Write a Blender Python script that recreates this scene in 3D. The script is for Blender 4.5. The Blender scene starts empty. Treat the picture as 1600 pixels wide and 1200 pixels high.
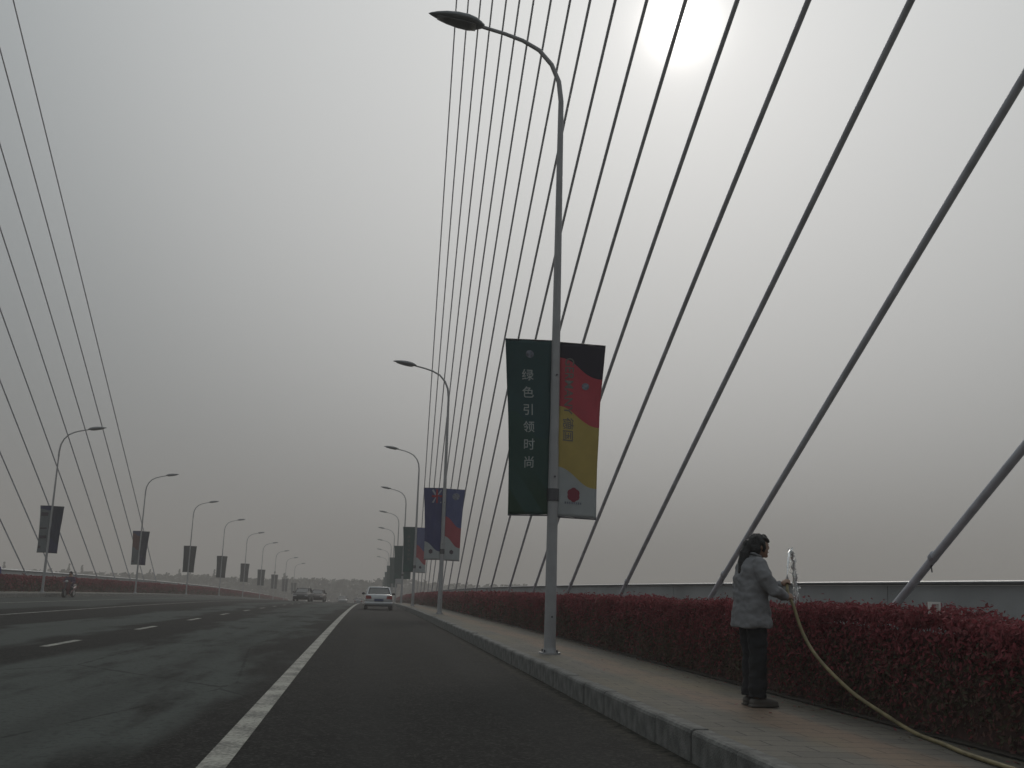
import bpy, bmesh, math, random
from mathutils import Vector, Matrix, noise
R = math.radians
random.seed(7)
scene = bpy.context.scene
C = scene.collection

# ------------------------------------------------------------------ camera
cam_data = bpy.data.cameras.new('camera')
cam = bpy.data.objects.new('camera', cam_data)
C.objects.link(cam)
F_PX, ROLL, VPX, VPY, EYE = 1550.0, R(1.7), 571.0, 913.0, 1.3      # for a frame 1600 px wide
d = Vector((VPX - 800, 600 - VPY, F_PX)).normalized()
u = Vector((math.sin(ROLL), math.cos(ROLL), 0)); u.z = -(u.x * d.x + u.y * d.y) / d.z; u.normalize()
xa = u.cross(d)
rot = Matrix(((xa.x, xa.y, -xa.z), (d.x, d.y, -d.z), (u.x, u.y, -u.z)))
cam.matrix_world = Matrix.Translation((0, 0, EYE)) @ rot.to_4x4()
cam_data.sensor_width = 36.0
cam_data.lens = 36.0 * F_PX / 1600.0
cam_data.clip_start, cam_data.clip_end = 0.1, 9000
scene.camera = cam

# ------------------------------------------------------------------ sky and sun
SUN_AZ, SUN_EL = R(17.9), R(31.4)                                  # azimuth from +Y towards +X
sun_dir = Vector((math.sin(SUN_AZ) * math.cos(SUN_EL), math.cos(SUN_AZ) * math.cos(SUN_EL), math.sin(SUN_EL)))
world = bpy.data.worlds.new('World'); scene.world = world; world.use_nodes = True
nt = world.node_tree; N = nt.nodes; L = nt.links; N.clear()
def wn(t, **k):
    n = N.new(t)
    for a, b in k.items(): setattr(n, a, b)
    return n
def wmath(op, a, b=None, c=None):
    n = N.new('ShaderNodeMath'); n.operation = op
    for i, v in enumerate((a, b, c)):
        if v is None: continue
        if isinstance(v, (int, float)): n.inputs[i].default_value = v
        else: L.new(v, n.inputs[i])
    return n.outputs[0]
sky = wn('ShaderNodeTexSky', sky_type='NISHITA', sun_disc=False)
sky.sun_elevation, sky.sun_rotation = SUN_EL, SUN_AZ
sky.air_density, sky.dust_density, sky.ozone_density = 1.0, 4.0, 1.0
hsv = wn('ShaderNodeHueSaturation'); hsv.inputs['Saturation'].default_value = 0.3
L.new(sky.outputs[0], hsv.inputs['Color'])
tc = wn('ShaderNodeTexCoord')
nrm = wn('ShaderNodeVectorMath', operation='NORMALIZE'); L.new(tc.outputs['Generated'], nrm.inputs[0])
dot = wn('ShaderNodeVectorMath', operation='DOT_PRODUCT'); L.new(nrm.outputs[0], dot.inputs[0]); dot.inputs[1].default_value = sun_dir
ang = wmath('MULTIPLY', wmath('ARCCOSINE', wmath('MINIMUM', dot.outputs['Value'], 0.999999)), 57.2958)
def expo(width, power=1.0):
    q = wmath('DIVIDE', ang, width)
    if power != 1.0: q = wmath('POWER', q, power)
    return wmath('EXPONENT', wmath('MULTIPLY', q, -1.0))
def wsum(*t):
    r = t[0]
    for q in t[1:]: r = wmath('ADD', r, q)
    return r
aure = wsum(wmath('MULTIPLY', expo(26.0), 0.16), wmath('MULTIPLY', expo(33.0, 5.0), 0.27), wmath('MULTIPLY', expo(3.0), 0.24), wmath('MULTIPLY', expo(1.05, 1.35), 3.0))
sep = wn('ShaderNodeSeparateXYZ'); L.new(nrm.outputs[0], sep.inputs[0])
elev = wn('ShaderNodeMapRange'); L.new(sep.outputs['Z'], elev.inputs['Value'])
elev.inputs['From Min'].default_value = 0.0; elev.inputs['From Max'].default_value = 0.55
elev.inputs['To Min'].default_value = 0.17; elev.inputs['To Max'].default_value = 0.335
SKY_K = 0.004
mixs = wn('ShaderNodeMix', data_type='RGBA', blend_type='MULTIPLY'); mixs.inputs['Factor'].default_value = 1.0
L.new(hsv.outputs[0], mixs.inputs['A']); mixs.inputs['B'].default_value = (SKY_K, SKY_K, SKY_K, 1)
def vscale(val, col):
    n = wn('ShaderNodeVectorMath', operation='SCALE'); n.inputs[0].default_value = col; L.new(val, n.inputs['Scale']); return n.outputs[0]
def vadd(a, b):
    n = wn('ShaderNodeVectorMath', operation='ADD'); L.new(a, n.inputs[0]); L.new(b, n.inputs[1]); return n.outputs[0]
tot = vadd(vadd(mixs.outputs['Result'], vscale(elev.outputs[0], (0.86, 0.972, 1.02))), vscale(aure, (1.03, 0.970, 0.922)))
bg = wn('ShaderNodeBackground'); bg.inputs['Strength'].default_value = 1.0; L.new(tot, bg.inputs['Color'])
wo = wn('ShaderNodeOutputWorld'); L.new(bg.outputs[0], wo.inputs['Surface'])
sun_data = bpy.data.lights.new('sun', 'SUN'); sun_data.energy = 0.6; sun_data.angle = R(24); sun_data.color = (1.0, 0.93, 0.84)
sun = bpy.data.objects.new('sun', sun_data); C.objects.link(sun); sun.rotation_euler = (-sun_dir).to_track_quat('-Z', 'Y').to_euler()
vs = scene.view_settings
vs.view_transform = 'Standard'; vs.look = 'None'; vs.exposure = 0.0; vs.gamma = 1.0; vs.use_curve_mapping = False
HAZE_DENSITY = 0.0020
scene.cycles.volume_bounces = 1

# ------------------------------------------------------------------ bridge geometry: crest, slight curve, cross fall
RV, RH, SE = 7500.0, 20000.0, 0.013
def W(x, y, z):
    """deck coordinates (across, along, above gutter) to world"""
    return Vector((x + y * y / 2 / RH, y, z - y * y / 2 / RV - SE * (x - 2.63)))
K_R, K_L = 2.63, -18.65            # kerb faces
MID = (K_R + K_L) / 2

# ------------------------------------------------------------------ materials
MATS = {}
def mat(name, col, rough=0.7, metal=0.0, spec=0.5, var=0.0, vscale_=6.0, bump=0.0, bscale=40.0, **kw):
    if name in MATS: return MATS[name]
    m = bpy.data.materials.new(name); m.use_nodes = True
    t = m.node_tree; b = t.nodes['Principled BSDF']
    b.inputs['Base Color'].default_value = (*col, 1); b.inputs['Roughness'].default_value = rough
    b.inputs['Metallic'].default_value = metal; b.inputs['Specular IOR Level'].default_value = spec
    for k, v in kw.items(): b.inputs[k].default_value = v
    co = t.nodes.new('ShaderNodeTexCoord')
    if var:
        nz = t.nodes.new('ShaderNodeTexNoise'); nz.inputs['Scale'].default_value = vscale_; nz.inputs['Detail'].default_value = 6
        t.links.new(co.outputs['Object'], nz.inputs['Vector'])
        mr = t.nodes.new('ShaderNodeMapRange'); mr.inputs['From Min'].default_value = 0.3; mr.inputs['From Max'].default_value = 0.7
        mr.inputs['To Min'].default_value = 1 - var; mr.inputs['To Max'].default_value = 1 + var
        t.links.new(nz.outputs['Fac'], mr.inputs['Value'])
        mx = t.nodes.new('ShaderNodeMix'); mx.data_type = 'RGBA'; mx.blend_type = 'MULTIPLY'; mx.inputs['Factor'].default_value = 1
        mx.inputs['A'].default_value = (*col, 1); t.links.new(mr.outputs[0], mx.inputs['B']); t.links.new(mx.outputs['Result'], b.inputs['Base Color'])
    if bump:
        nb = t.nodes.new('ShaderNodeTexNoise'); nb.inputs['Scale'].default_value = bscale; nb.inputs['Detail'].default_value = 5
        t.links.new(co.outputs['Object'], nb.inputs['Vector'])
        bp = t.nodes.new('ShaderNodeBump'); bp.inputs['Strength'].default_value = bump; bp.inputs['Distance'].default_value = 0.02
        t.links.new(nb.outputs['Fac'], bp.inputs['Height']); t.links.new(bp.outputs[0], b.inputs['Normal'])
    MATS[name] = m
    return m

class NB:
    """small node builder for a material"""
    def __init__(s, name, rough=0.8, spec=0.5):
        s.m = bpy.data.materials.new(name); s.m.use_nodes = True; s.t = s.m.node_tree; s.b = s.t.nodes['Principled BSDF']
        s.b.inputs['Roughness'].default_value = rough; s.b.inputs['Specular IOR Level'].default_value = spec
        MATS[name] = s.m
    def n(s, t, ins=None, **k):
        o = s.t.nodes.new(t)
        for a, b in k.items(): setattr(o, a, b)
        for a, b in (ins or {}).items(): s.set(o.inputs[a], b)
        return o
    def set(s, i, v):
        if hasattr(v, 'is_linked') or isinstance(v, bpy.types.NodeSocket): s.t.links.new(v, i)
        else: i.default_value = v
    def math(s, op, a, b=0.0, c=0.0, clamp=False):
        o = s.t.nodes.new('ShaderNodeMath'); o.operation = op; o.use_clamp = clamp
        for i, v in enumerate((a, b, c)): s.set(o.inputs[i], v)
        return o.outputs[0]
    def noise(s, vec, scale, detail=5, rough=0.55):
        o = s.n('ShaderNodeTexNoise', {'Vector': vec, 'Scale': scale, 'Detail': detail, 'Roughness': rough}); return o.outputs['Fac']
    def mix(s, f, a, b, blend='MIX'):
        o = s.n('ShaderNodeMix', data_type='RGBA', blend_type=blend)
        s.set(o.inputs['Factor'], f); s.set(o.inputs['A'], a); s.set(o.inputs['B'], b); return o.outputs['Result']
    def step(s, v, a, b):
        o = s.n('ShaderNodeMapRange', {'Value': v, 'From Min': a, 'From Max': b}, interpolation_type='SMOOTHSTEP'); return o.outputs[0]
    def mapping(s, vec, scale):
        o = s.n('ShaderNodeMapping', {'Vector': vec, 'Scale': scale}); return o.outputs[0]
    def bump(s, h, strength, dist):
        o = s.n('ShaderNodeBump', {'Height': h, 'Strength': strength, 'Distance': dist}); s.t.links.new(o.outputs[0], s.b.inputs['Normal'])

def road_material():
    k = NB('asphalt', 0.9, 0.05)
    co = k.n('ShaderNodeTexCoord').outputs['Object']
    sx = k.n('ShaderNodeSeparateXYZ', {0: co})
    x = k.math('SUBTRACT', sx.outputs['X'], k.math('MULTIPLY', k.math('MULTIPLY', sx.outputs['Y'], sx.outputs['Y']), 1 / (2 * RH)))
    stretch = k.mapping(co, (1.0, 0.22, 1.0))
    wob = k.math('MULTIPLY', k.math('SUBTRACT', k.noise(stretch, 0.55, 4), 0.5), 4.2)
    xw = k.math('ADD', x, wob)
    def band(c, w, soft):
        dd = k.math('ABSOLUTE', k.math('SUBTRACT', xw, c))
        return k.math('SUBTRACT', 1.0, k.step(dd, w, w + soft))
    patch = k.step(k.noise(stretch, 0.9, 6, 0.62), 0.34, 0.52)
    dust = k.math('MULTIPLY', band(-3.0, 0.95, 0.7), patch)
    dust2 = k.math('MULTIPLY', band(-6.9, 0.5, 0.6), k.step(k.noise(stretch, 0.7, 5), 0.3, 0.5))
    dust3 = k.math('MULTIPLY', k.step(k.math('MULTIPLY', xw, -1.0), 11.6, 12.6), 0.75)
    dd = k.math('MAXIMUM', dust, k.math('MAXIMUM', dust2, dust3))
    fine = k.noise(co, 90.0, 4, 0.7)
    mid = k.noise(co, 2.2, 6, 0.6)
    base = k.mix(k.step(mid, 0.3, 0.7), (0.0155, 0.0155, 0.0145, 1), (0.023, 0.0228, 0.0212, 1))
    col = k.mix(dd, base, (0.098, 0.108, 0.102, 1))
    speck = k.step(fine, 0.42, 0.72)
    col = k.mix(k.math('MULTIPLY', speck, 0.45), col, (0.047, 0.046, 0.043, 1))
    agg = k.n('ShaderNodeTexVoronoi', {'Vector': co, 'Scale': 42.0}).outputs['Color']
    ag = k.n('ShaderNodeSeparateColor', {0: agg}).outputs[0]
    col = k.mix(k.math('MULTIPLY', k.step(ag, 0.62, 0.95), 0.42), col, (0.085, 0.082, 0.076, 1))
    col = k.mix(k.math('MULTIPLY', k.step(k.noise(co, 14.0, 6, 0.7), 0.48, 0.66), 0.35), col, (0.012, 0.012, 0.012, 1))
    grit = k.math('MULTIPLY', k.step(k.math('ADD', x, k.math('MULTIPLY', k.noise(co, 5.0, 5), 0.35)), 2.45, 2.82), k.step(k.noise(co, 9.0, 6, 0.7), 0.36, 0.6))
    col = k.mix(k.math('MULTIPLY', grit, 0.8), col, (0.10, 0.092, 0.075, 1))
    for xt in (-2.6, 0.1, 1.75):
        dt = k.math('ABSOLUTE', k.math('SUBTRACT', x, xt)); tr_ = k.math('SUBTRACT', 1.0, k.step(dt, 0.1, 0.42))
        col = k.mix(k.math('MULTIPLY', k.math('MULTIPLY', tr_, k.noise(stretch, 1.6, 4)), 0.5), col, (0.040, 0.040, 0.038, 1))
    # tar seal lines and old patches
    vor = k.n('ShaderNodeTexVoronoi', {'Vector': k.mapping(co, (0.35, 0.12, 1)), 'Scale': 1.0}, feature='DISTANCE_TO_EDGE').outputs['Distance']
    crack = k.math('SUBTRACT', 1.0, k.step(k.math('ADD', vor, k.math('MULTIPLY', k.noise(co, 3.0), 0.03)), 0.016, 0.022))
    col = k.mix(k.math('MULTIPLY', crack, 0.5), col, (0.02, 0.02, 0.02, 1))
    k.t.links.new(col, k.b.inputs['Base Color'])
    k.set(k.b.inputs['Roughness'], k.math('ADD', 0.8, k.math('MULTIPLY', dd, 0.15)))
    k.bump(k.math('ADD', fine, ag), 0.6, 0.008)
    return k.m
def paint_material():
    k = NB('road_paint', 0.7, 0.4)
    co = k.n('ShaderNodeTexCoord').outputs['Object']
    wear = k.step(k.math('ADD', k.math('MULTIPLY', k.noise(co, 26.0, 6, 0.7), 0.6), k.math('MULTIPLY', k.noise(co, 2.0, 3), 0.4)), 0.38, 0.60)
    col = k.mix(wear, (0.08, 0.08, 0.072, 1), (0.36, 0.355, 0.31, 1))
    k.t.links.new(col, k.b.inputs['Base Color']); k.bump(k.noise(co, 120.0, 3), 0.3, 0.004)
    return k.m
def paving_material():
    k = NB('paving', 0.85, 0.3)
    co = k.n('ShaderNodeTexCoord').outputs['Object']
    sx = k.n('ShaderNodeSeparateXYZ', {0: co})
    br = k.n('ShaderNodeTexBrick', {'Vector': co, 'Scale': 1.0, 'Mortar Size': 0.008, 'Brick Width': 0.5, 'Row Height': 0.25, 'Bias': 0.0,
             'Color1': (0.165, 0.150, 0.125, 1), 'Color2': (0.13, 0.120, 0.104, 1), 'Mortar': (0.055, 0.053, 0.046, 1)})
    st = k.mapping(co, (1.0, 0.35, 1.0))
    n1 = k.step(k.noise(st, 1.3, 5), 0.42, 0.66)
    n2 = k.step(k.noise(st, 2.1, 6, 0.65), 0.45, 0.62)
    xw = k.math('ADD', sx.outputs['X'], k.math('MULTIPLY', k.noise(st, 1.1, 4), 0.5))
    strip = k.math('SUBTRACT', 1.0, k.step(k.math('ABSOLUTE', k.math('SUBTRACT', xw, 3.95)), 0.18, 0.42))
    col = k.mix(k.math('MULTIPLY', strip, 0.75), br.outputs['Color'], (0.215, 0.145, 0.10, 1))
    col = k.mix(k.math('MULTIPLY', n1, 0.6), col, (0.18, 0.155, 0.10, 1))
    col = k.mix(k.math('MULTIPLY', n2, 0.45), col, (0.095, 0.095, 0.082, 1))
    sp_ = k.step(k.noise(co, 22.0, 6, 0.75), 0.50, 0.68)
    col = k.mix(k.math('MULTIPLY', sp_, 0.5), col, (0.07, 0.066, 0.056, 1))
    joint = k.math('SUBTRACT', 1.0, br.outputs['Fac'])
    col = k.mix(k.math('MULTIPLY', br.outputs['Fac'], 0.7), col, (0.055, 0.053, 0.046, 1))
    k.t.links.new(col, k.b.inputs['Base Color'])
    k.bump(k.math('ADD', br.outputs['Fac'], k.math('MULTIPLY', k.noise(co, 70.0, 4), -0.5)), -0.4, 0.006)
    return k.m
def leaf_material(name):
    k = NB(name, 0.65, 0.12)
    at = k.n('ShaderNodeAttribute', attribute_name='leaf').outputs['Color']
    k.t.links.new(at, k.b.inputs['Base Color'])
    tr = k.n('ShaderNodeBsdfTranslucent', {'Color': at}); ms = k.n('ShaderNodeMixShader', {'Fac': 0.28})
    k.t.links.new(k.b.outputs[0], ms.inputs[1]); k.t.links.new(tr.outputs[0], ms.inputs[2])
    k.t.links.new(ms.outputs[0], k.t.nodes['Material Output'].inputs['Surface'])
    return k.m
M_ROAD, M_PAINT, M_PAVE, M_LEAF = road_material(), paint_material(), paving_material(), leaf_material('red_leaf')
M_KERB = mat('kerb_granite', (0.14, 0.14, 0.132), 0.85, var=0.42, vscale_=7.0, bump=0.6, bscale=60)
M_CONC = mat('concrete', (0.25, 0.25, 0.24), 0.9, var=0.2, vscale_=1.5, bump=0.3)
M_WALL = mat('parapet_concrete', (0.34, 0.35, 0.355), 0.85, var=0.15, vscale_=0.8, bump=0.25)
M_CAP = mat('parapet_cap_paint', (0.72, 0.72, 0.70), 0.35, var=0.08, vscale_=2.0)
M_RAIL = mat('handrail_metal', (0.36, 0.37, 0.38), 0.35, metal=0.2)
M_POLE = mat('pole_white_paint', (0.33, 0.33, 0.34), 0.45, var=0.10, vscale_=3.0, bump=0.05)
M_HEAD = mat('lamp_grey_metal', (0.20, 0.21, 0.22), 0.4, metal=0.3, var=0.06)
M_GLASS = mat('lamp_glass', (0.16, 0.165, 0.17), 0.15)
M_CABLE = mat('cable_sheath', (0.52, 0.53, 0.58), 0.42, var=0.2, vscale_=3.0)
M_SLEEVE = mat('cable_sleeve', (0.42, 0.43, 0.47), 0.5, metal=0.2, var=0.15)
M_STEEL = mat('dark_steel', (0.09, 0.09, 0.10), 0.5, metal=0.5)
M_SOIL = mat('soil', (0.05, 0.04, 0.03), 0.95, var=0.3, bump=0.6)
M_BARK = mat('bark', (0.07, 0.055, 0.045), 0.9, var=0.3)
M_TWIG = mat('red_twigs', (0.09, 0.05, 0.045), 0.9, var=0.3)
M_EARTH = mat('ground_earth', (0.10, 0.10, 0.07), 0.95, var=0.35, vscale_=0.02)

# ------------------------------------------------------------------ object helpers
def link(o, parent=None, loc=None):
    C.objects.link(o)
    if parent is not None: o.parent = parent
    if loc is not None: o.location = loc
    return o
def mesh_from(name, verts, faces, m=None, smooth=False):
    me = bpy.data.meshes.new(name); me.from_pydata([tuple(v) for v in verts], [], faces); me.update()
    if m: me.materials.append(m)
    if smooth: me.polygons.foreach_set('use_smooth', [True] * len(me.polygons))
    return me
def add(name, me, parent=None, loc=None): return link(bpy.data.objects.new(name, me), parent, loc)
def tag(o, label=None, cat=None, group=None, kind=None):
    if label: o['label'] = label
    if cat: o['category'] = cat
    if group: o['group'] = group
    if kind: o['kind'] = kind
    return o
def empty(name, loc, label, cat, group=None, rz=0.0):
    o = bpy.data.objects.new(name, None); link(o, None, loc); o.rotation_euler.z = rz; o.empty_display_size = 0.2
    return tag(o, label, cat, group)
class MB:
    """collects shapes into one mesh"""
    def __init__(s): s.v, s.f = [], []
    def quad(s, a, b, c, d_):
        i = len(s.v); s.v += [Vector(a), Vector(b), Vector(c), Vector(d_)]; s.f.append((i, i + 1, i + 2, i + 3))
    def box(s, lo, hi):
        x0, y0, z0 = lo; x1, y1, z1 = hi; i = len(s.v)
        s.v += [Vector(p) for p in ((x0,y0,z0),(x1,y0,z0),(x1,y1,z0),(x0,y1,z0),(x0,y0,z1),(x1,y0,z1),(x1,y1,z1),(x0,y1,z1))]
        s.f += [(i+a,i+b,i+c,i+e) for a,b,c,e in ((0,3,2,1),(4,5,6,7),(0,1,5,4),(1,2,6,5),(2,3,7,6),(3,0,4,7))]
    def loft(s, rings, cap=True, close=True):
        """rings: lists of points of one length"""
        n = len(rings[0]); i0 = len(s.v)
        for r in rings: s.v += [Vector(p) for p in r]
        for k in range(len(rings) - 1):
            for j in range(n if close else n - 1):
                a = i0 + k * n + j; b = i0 + k * n + (j + 1) % n
                s.f.append((a, b, b + n, a + n))
        if cap:
            s.f.append(tuple(range(i0 + n - 1, i0 - 1, -1))); e = i0 + (len(rings) - 1) * n; s.f.append(tuple(range(e, e + n)))
    def tube(s, pts, radii, n=12, cap=True, squash=None, roundcap=False):
        pts = [Vector(p) for p in pts]
        if isinstance(radii, (int, float)): radii = [radii] * len(pts)
        if roundcap:
            a = (pts[0] - pts[1]).normalized(); b = (pts[-1] - pts[-2]).normalized(); r0, r1 = radii[0], radii[-1]
            pts = [pts[0] + a * r0 * .95, pts[0] + a * r0 * .65] + pts + [pts[-1] + b * r1 * .65, pts[-1] + b * r1 * .95]
            radii = [r0 * .3, r0 * .76] + list(radii) + [r1 * .76, r1 * .3]
        rings = []; up = None
        for k, p in enumerate(pts):
            t = (pts[min(k + 1, len(pts) - 1)] - pts[max(k - 1, 0)]).normalized()
            if up is None:
                up = Vector((0, 0, 1)) if abs(t.z) < 0.9 else Vector((0, 1, 0))
            sd = t.cross(up).normalized(); up = sd.cross(t).normalized()
            q = squash or (1, 1)
            rings.append([p + sd * math.cos(2 * math.pi * j / n) * radii[k] * q[0] + up * math.sin(2 * math.pi * j / n) * radii[k] * q[1] for j in range(n)])
        s.loft(rings, cap)
    def ell(s, c, r, n=14, m_=9, rot_=None):
        c = Vector(c); rings = []
        for k in range(m_ + 1):
            ph = math.pi * (0.02 + 0.96 * k / m_) - math.pi / 2
            ring = []
            for j in range(n):
                p = Vector((math.cos(2*math.pi*j/n) * math.cos(ph) * r[0], math.sin(2*math.pi*j/n) * math.cos(ph) * r[1], math.sin(ph) * r[2]))
                if rot_: p = rot_ @ p
                ring.append(c + p)
            rings.append(ring)
        s.loft(rings)
    def mesh(s, name, m, smooth=False): return mesh_from(name, s.v, s.f, m, smooth)
    def build(s, name, m, parent=None, smooth=False, loc=None): return add(name, s.mesh(name, m, smooth), parent, loc)
def remeshed(mb, name, m, voxel, parent=None, disp=None, smooth_iter=3):
    """fuse the collected closed shapes into one continuous skin"""
    me = mb.mesh(name, m); o = bpy.data.objects.new(name, me); link(o)
    md = o.modifiers.new('r', 'REMESH'); md.mode = 'VOXEL'; md.voxel_size = voxel
    sm = o.modifiers.new('s', 'SMOOTH'); sm.iterations = smooth_iter; sm.factor = 0.5
    dg = bpy.context.evaluated_depsgraph_get(); me2 = bpy.data.meshes.new_from_object(o.evaluated_get(dg))
    bpy.data.objects.remove(o); bpy.data.meshes.remove(me)
    if disp:
        nr = [v.normal.copy() for v in me2.vertices]
        for v, q in zip(me2.vertices, nr): v.co += q * disp(v.co)
    me2.materials.clear(); me2.materials.append(m); me2.name = name
    me2.polygons.foreach_set('use_smooth', [True] * len(me2.polygons)); me2.update()
    return add(name, me2, parent)
def frange(a, b, s):
    o = []; v = a
    while v < b - 1e-6: o.append(v); v += s
    return o + [b]
def ribbon(name, x0, x1, z, ys, m, nx=1, parent=None, kind='structure', zz=None):
    vs_, fs = [], []
    for y in ys:
        for i in range(nx + 1): vs_.append(W(x0 + (x1 - x0) * i / nx, y, z))
    n = nx + 1
    for k in range(len(ys) - 1):
        for i in range(nx): a = k * n + i; fs.append((a, a + 1, a + 1 + n, a + n))
    o = add(name, mesh_from(name, vs_, fs, m, True), parent)
    return tag(o, kind=kind) if parent is None else o
def prism(name, prof, ys, m, parent=None, mb=None):
    """closed cross profile (x, z) swept along the bridge"""
    b = mb or MB()
    b.loft([[W(x, y, z) for x, z in prof] for y in ys])
    return b if mb else b.build(name, m, parent)
ORD = ['nearest', 'second', 'third', 'fourth', 'fifth', 'sixth', 'seventh', 'eighth', 'ninth', 'tenth', 'eleventh', 'twelfth', 'thirteenth', 'fourteenth', 'fifteenth', 'sixteenth', 'seventeenth', 'eighteenth']

# ------------------------------------------------------------------ ground, deck, road, pavements
g = MB(); g.quad((-3000, -3000, -17), (3000, -3000, -17), (3000, 3000, -17), (-3000, 3000, -17))
tag(g.build('ground', M_EARTH), kind='structure')
YS = frange(-14, 500, 4)
dk = prism('bridge_deck', [(-22.9, -0.05), (-22.9, -1.3), (-15, -2.2), (-1, -2.2), (7.0, -1.3), (7.0, -0.05)], frange(-14, 500, 10), M_CONC)
tag(dk, kind='structure')
road = ribbon('road', K_L, K_R, 0.0, YS, M_ROAD, 8)
pr = ribbon('right_pavement', K_R + 0.14, 4.62, 0.245, frange(-14, 330, 4), M_PAVE, 4)
ribbon('left_pavement', -20.65, K_L - 0.14, 0.245, frange(-14, 330, 4), M_PAVE, 4)
ribbon('right_planting_bed', 4.62, 5.3, 0.262, frange(-14, 330, 4), M_SOIL)
ribbon('left_planting_bed', -21.35, -20.65, 0.262, frange(-14, 330, 4), M_SOIL)
ribbon('right_service_strip', 5.3, 6.9, 0.25, frange(-14, 330, 4), M_CONC)
ribbon('left_service_strip', -22.85, -21.35, 0.25, frange(-14, 330, 4), M_CONC)
# painted lines: 4 mm above the asphalt
ribbon('edge_line', -1.07, -0.875, 0.004, frange(-14, 260, 2), M_PAINT, 1, road)
ribbon('edge_line', -15.17, -15.02, 0.004, frange(10, 260, 4), M_PAINT, 1, road)
ribbon('lane_line', -10.71, -10.59, 0.004, frange(10, 260, 4), M_PAINT, 1, road)
for xc, n in ((-5.46, 20),):
    for k in range(n):
        y0 = 18.7 - 7.2 * 1 + 7.2 * k
        ribbon('lane_dash', xc - 0.075, xc + 0.075, 0.004, [y0, y0 + 1.1, y0 + 2.2], M_PAINT, 1, road)
# kerbs
def kerb_profile_mesh(length):
    pr_ = [(0, 0), (0, 0.215), (0.012, 0.238), (0.035, 0.25), (0.15, 0.25), (0.15, 0)]
    b = MB(); b.loft([[(x + (.006 if e else 0), y, z - (.006 if e and z > .1 else 0)) for x, z in pr_] for y, e in ((0.010, 1), (0.018, 0), (length - 0.018, 0), (length - 0.010, 1))]); return b.mesh('kerbstone', M_KERB)
kerb = bpy.data.objects.new('right_kerb', None); link(kerb); tag(kerb, kind='structure')
km = kerb_profile_mesh(1.0)
for k in range(62):
    y = 1.0 + k; p = W(K_R, y, 0)
    o = add('kerbstone', km, kerb, p + Vector((random.uniform(-.008, .008), 0, random.uniform(-.008, .006))))
    o.rotation_euler = (-y / RV, SE, random.uniform(-.004, .004))
b = MB()
for k in range(240):
    y = 63 + k; prism('', [(K_R, 0), (K_R, 0.22), (K_R + 0.03, 0.25), (K_R + 0.15, 0.25), (K_R + 0.15, 0)], [y + 0.006, y + 0.994], None, mb=b)
tag(b.build('kerbstone_row', M_KERB, kerb), kind='stuff')
kerb = bpy.data.objects.new('left_kerb', None); link(kerb); tag(kerb, kind='structure')
b = MB()
for k in range(260):
    y = 40 + k; prism('', [(K_L, 0), (K_L - 0.15, 0), (K_L - 0.15, 0.25), (K_L - 0.03, 0.25), (K_L, 0.22)], [y + 0.006, y + 0.994], None, mb=b)
tag(b.build('kerbstone_row', M_KERB, kerb), kind='stuff')

# ------------------------------------------------------------------ parapets
def parapet(side, x0, x1, top, ya, yb, label, ysing, mcap):
    root = empty('parapet', W((x0 + x1) / 2, ya, 0.25), label, 'parapet')
    inv = root.location
    def put(mb, name, m, kind=None):
        o = mb.build(name, m, root); o.location = -inv
        if kind: o['kind'] = kind
    y = ya; rest = MB()
    while y < yb:
        e = min(y + 3.0, yb)
        prof = [(x0, 0.24), (x0 + (x1 - x0) * .15, top - 0.02), (x1 - (x1 - x0) * .15, top - 0.02), (x1, 0.24)]
        if y < ysing:
            q = MB(); prism('', prof, [y + 0.008, e - 0.008], None, mb=q); put(q, 'wall_panel', M_WALL)
        else: prism('', prof, [y + 0.008, e - 0.008], None, mb=rest)
        y = e
    if rest.v: put(rest, 'wall_panel_row', M_WALL, 'stuff')
    cap = MB(); xc = (x0 + x1) / 2; w = abs(x1 - x0) * .72
    cap.loft([[W(xc + w * math.cos(a), yy, top + 0.01 + (0.05 if side < 0 else 0.025) * math.sin(a)) for a in [2 * math.pi * j / 12 for j in range(12)]] for yy in frange(ya, yb, 4)])
    o = cap.build('cap_rail', mcap, root, True); o.location = -inv
parapet(1, 6.5, 6.72, 1.56, -6, 300, 'grey parapet with metal handrail behind the red hedge on the right', 80, M_RAIL)
parapet(-1, -22.5, -22.78, 1.52, 50, 300, 'grey parapet with pale sunlit cap behind the red hedge on the left', 140, M_CAP)

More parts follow.
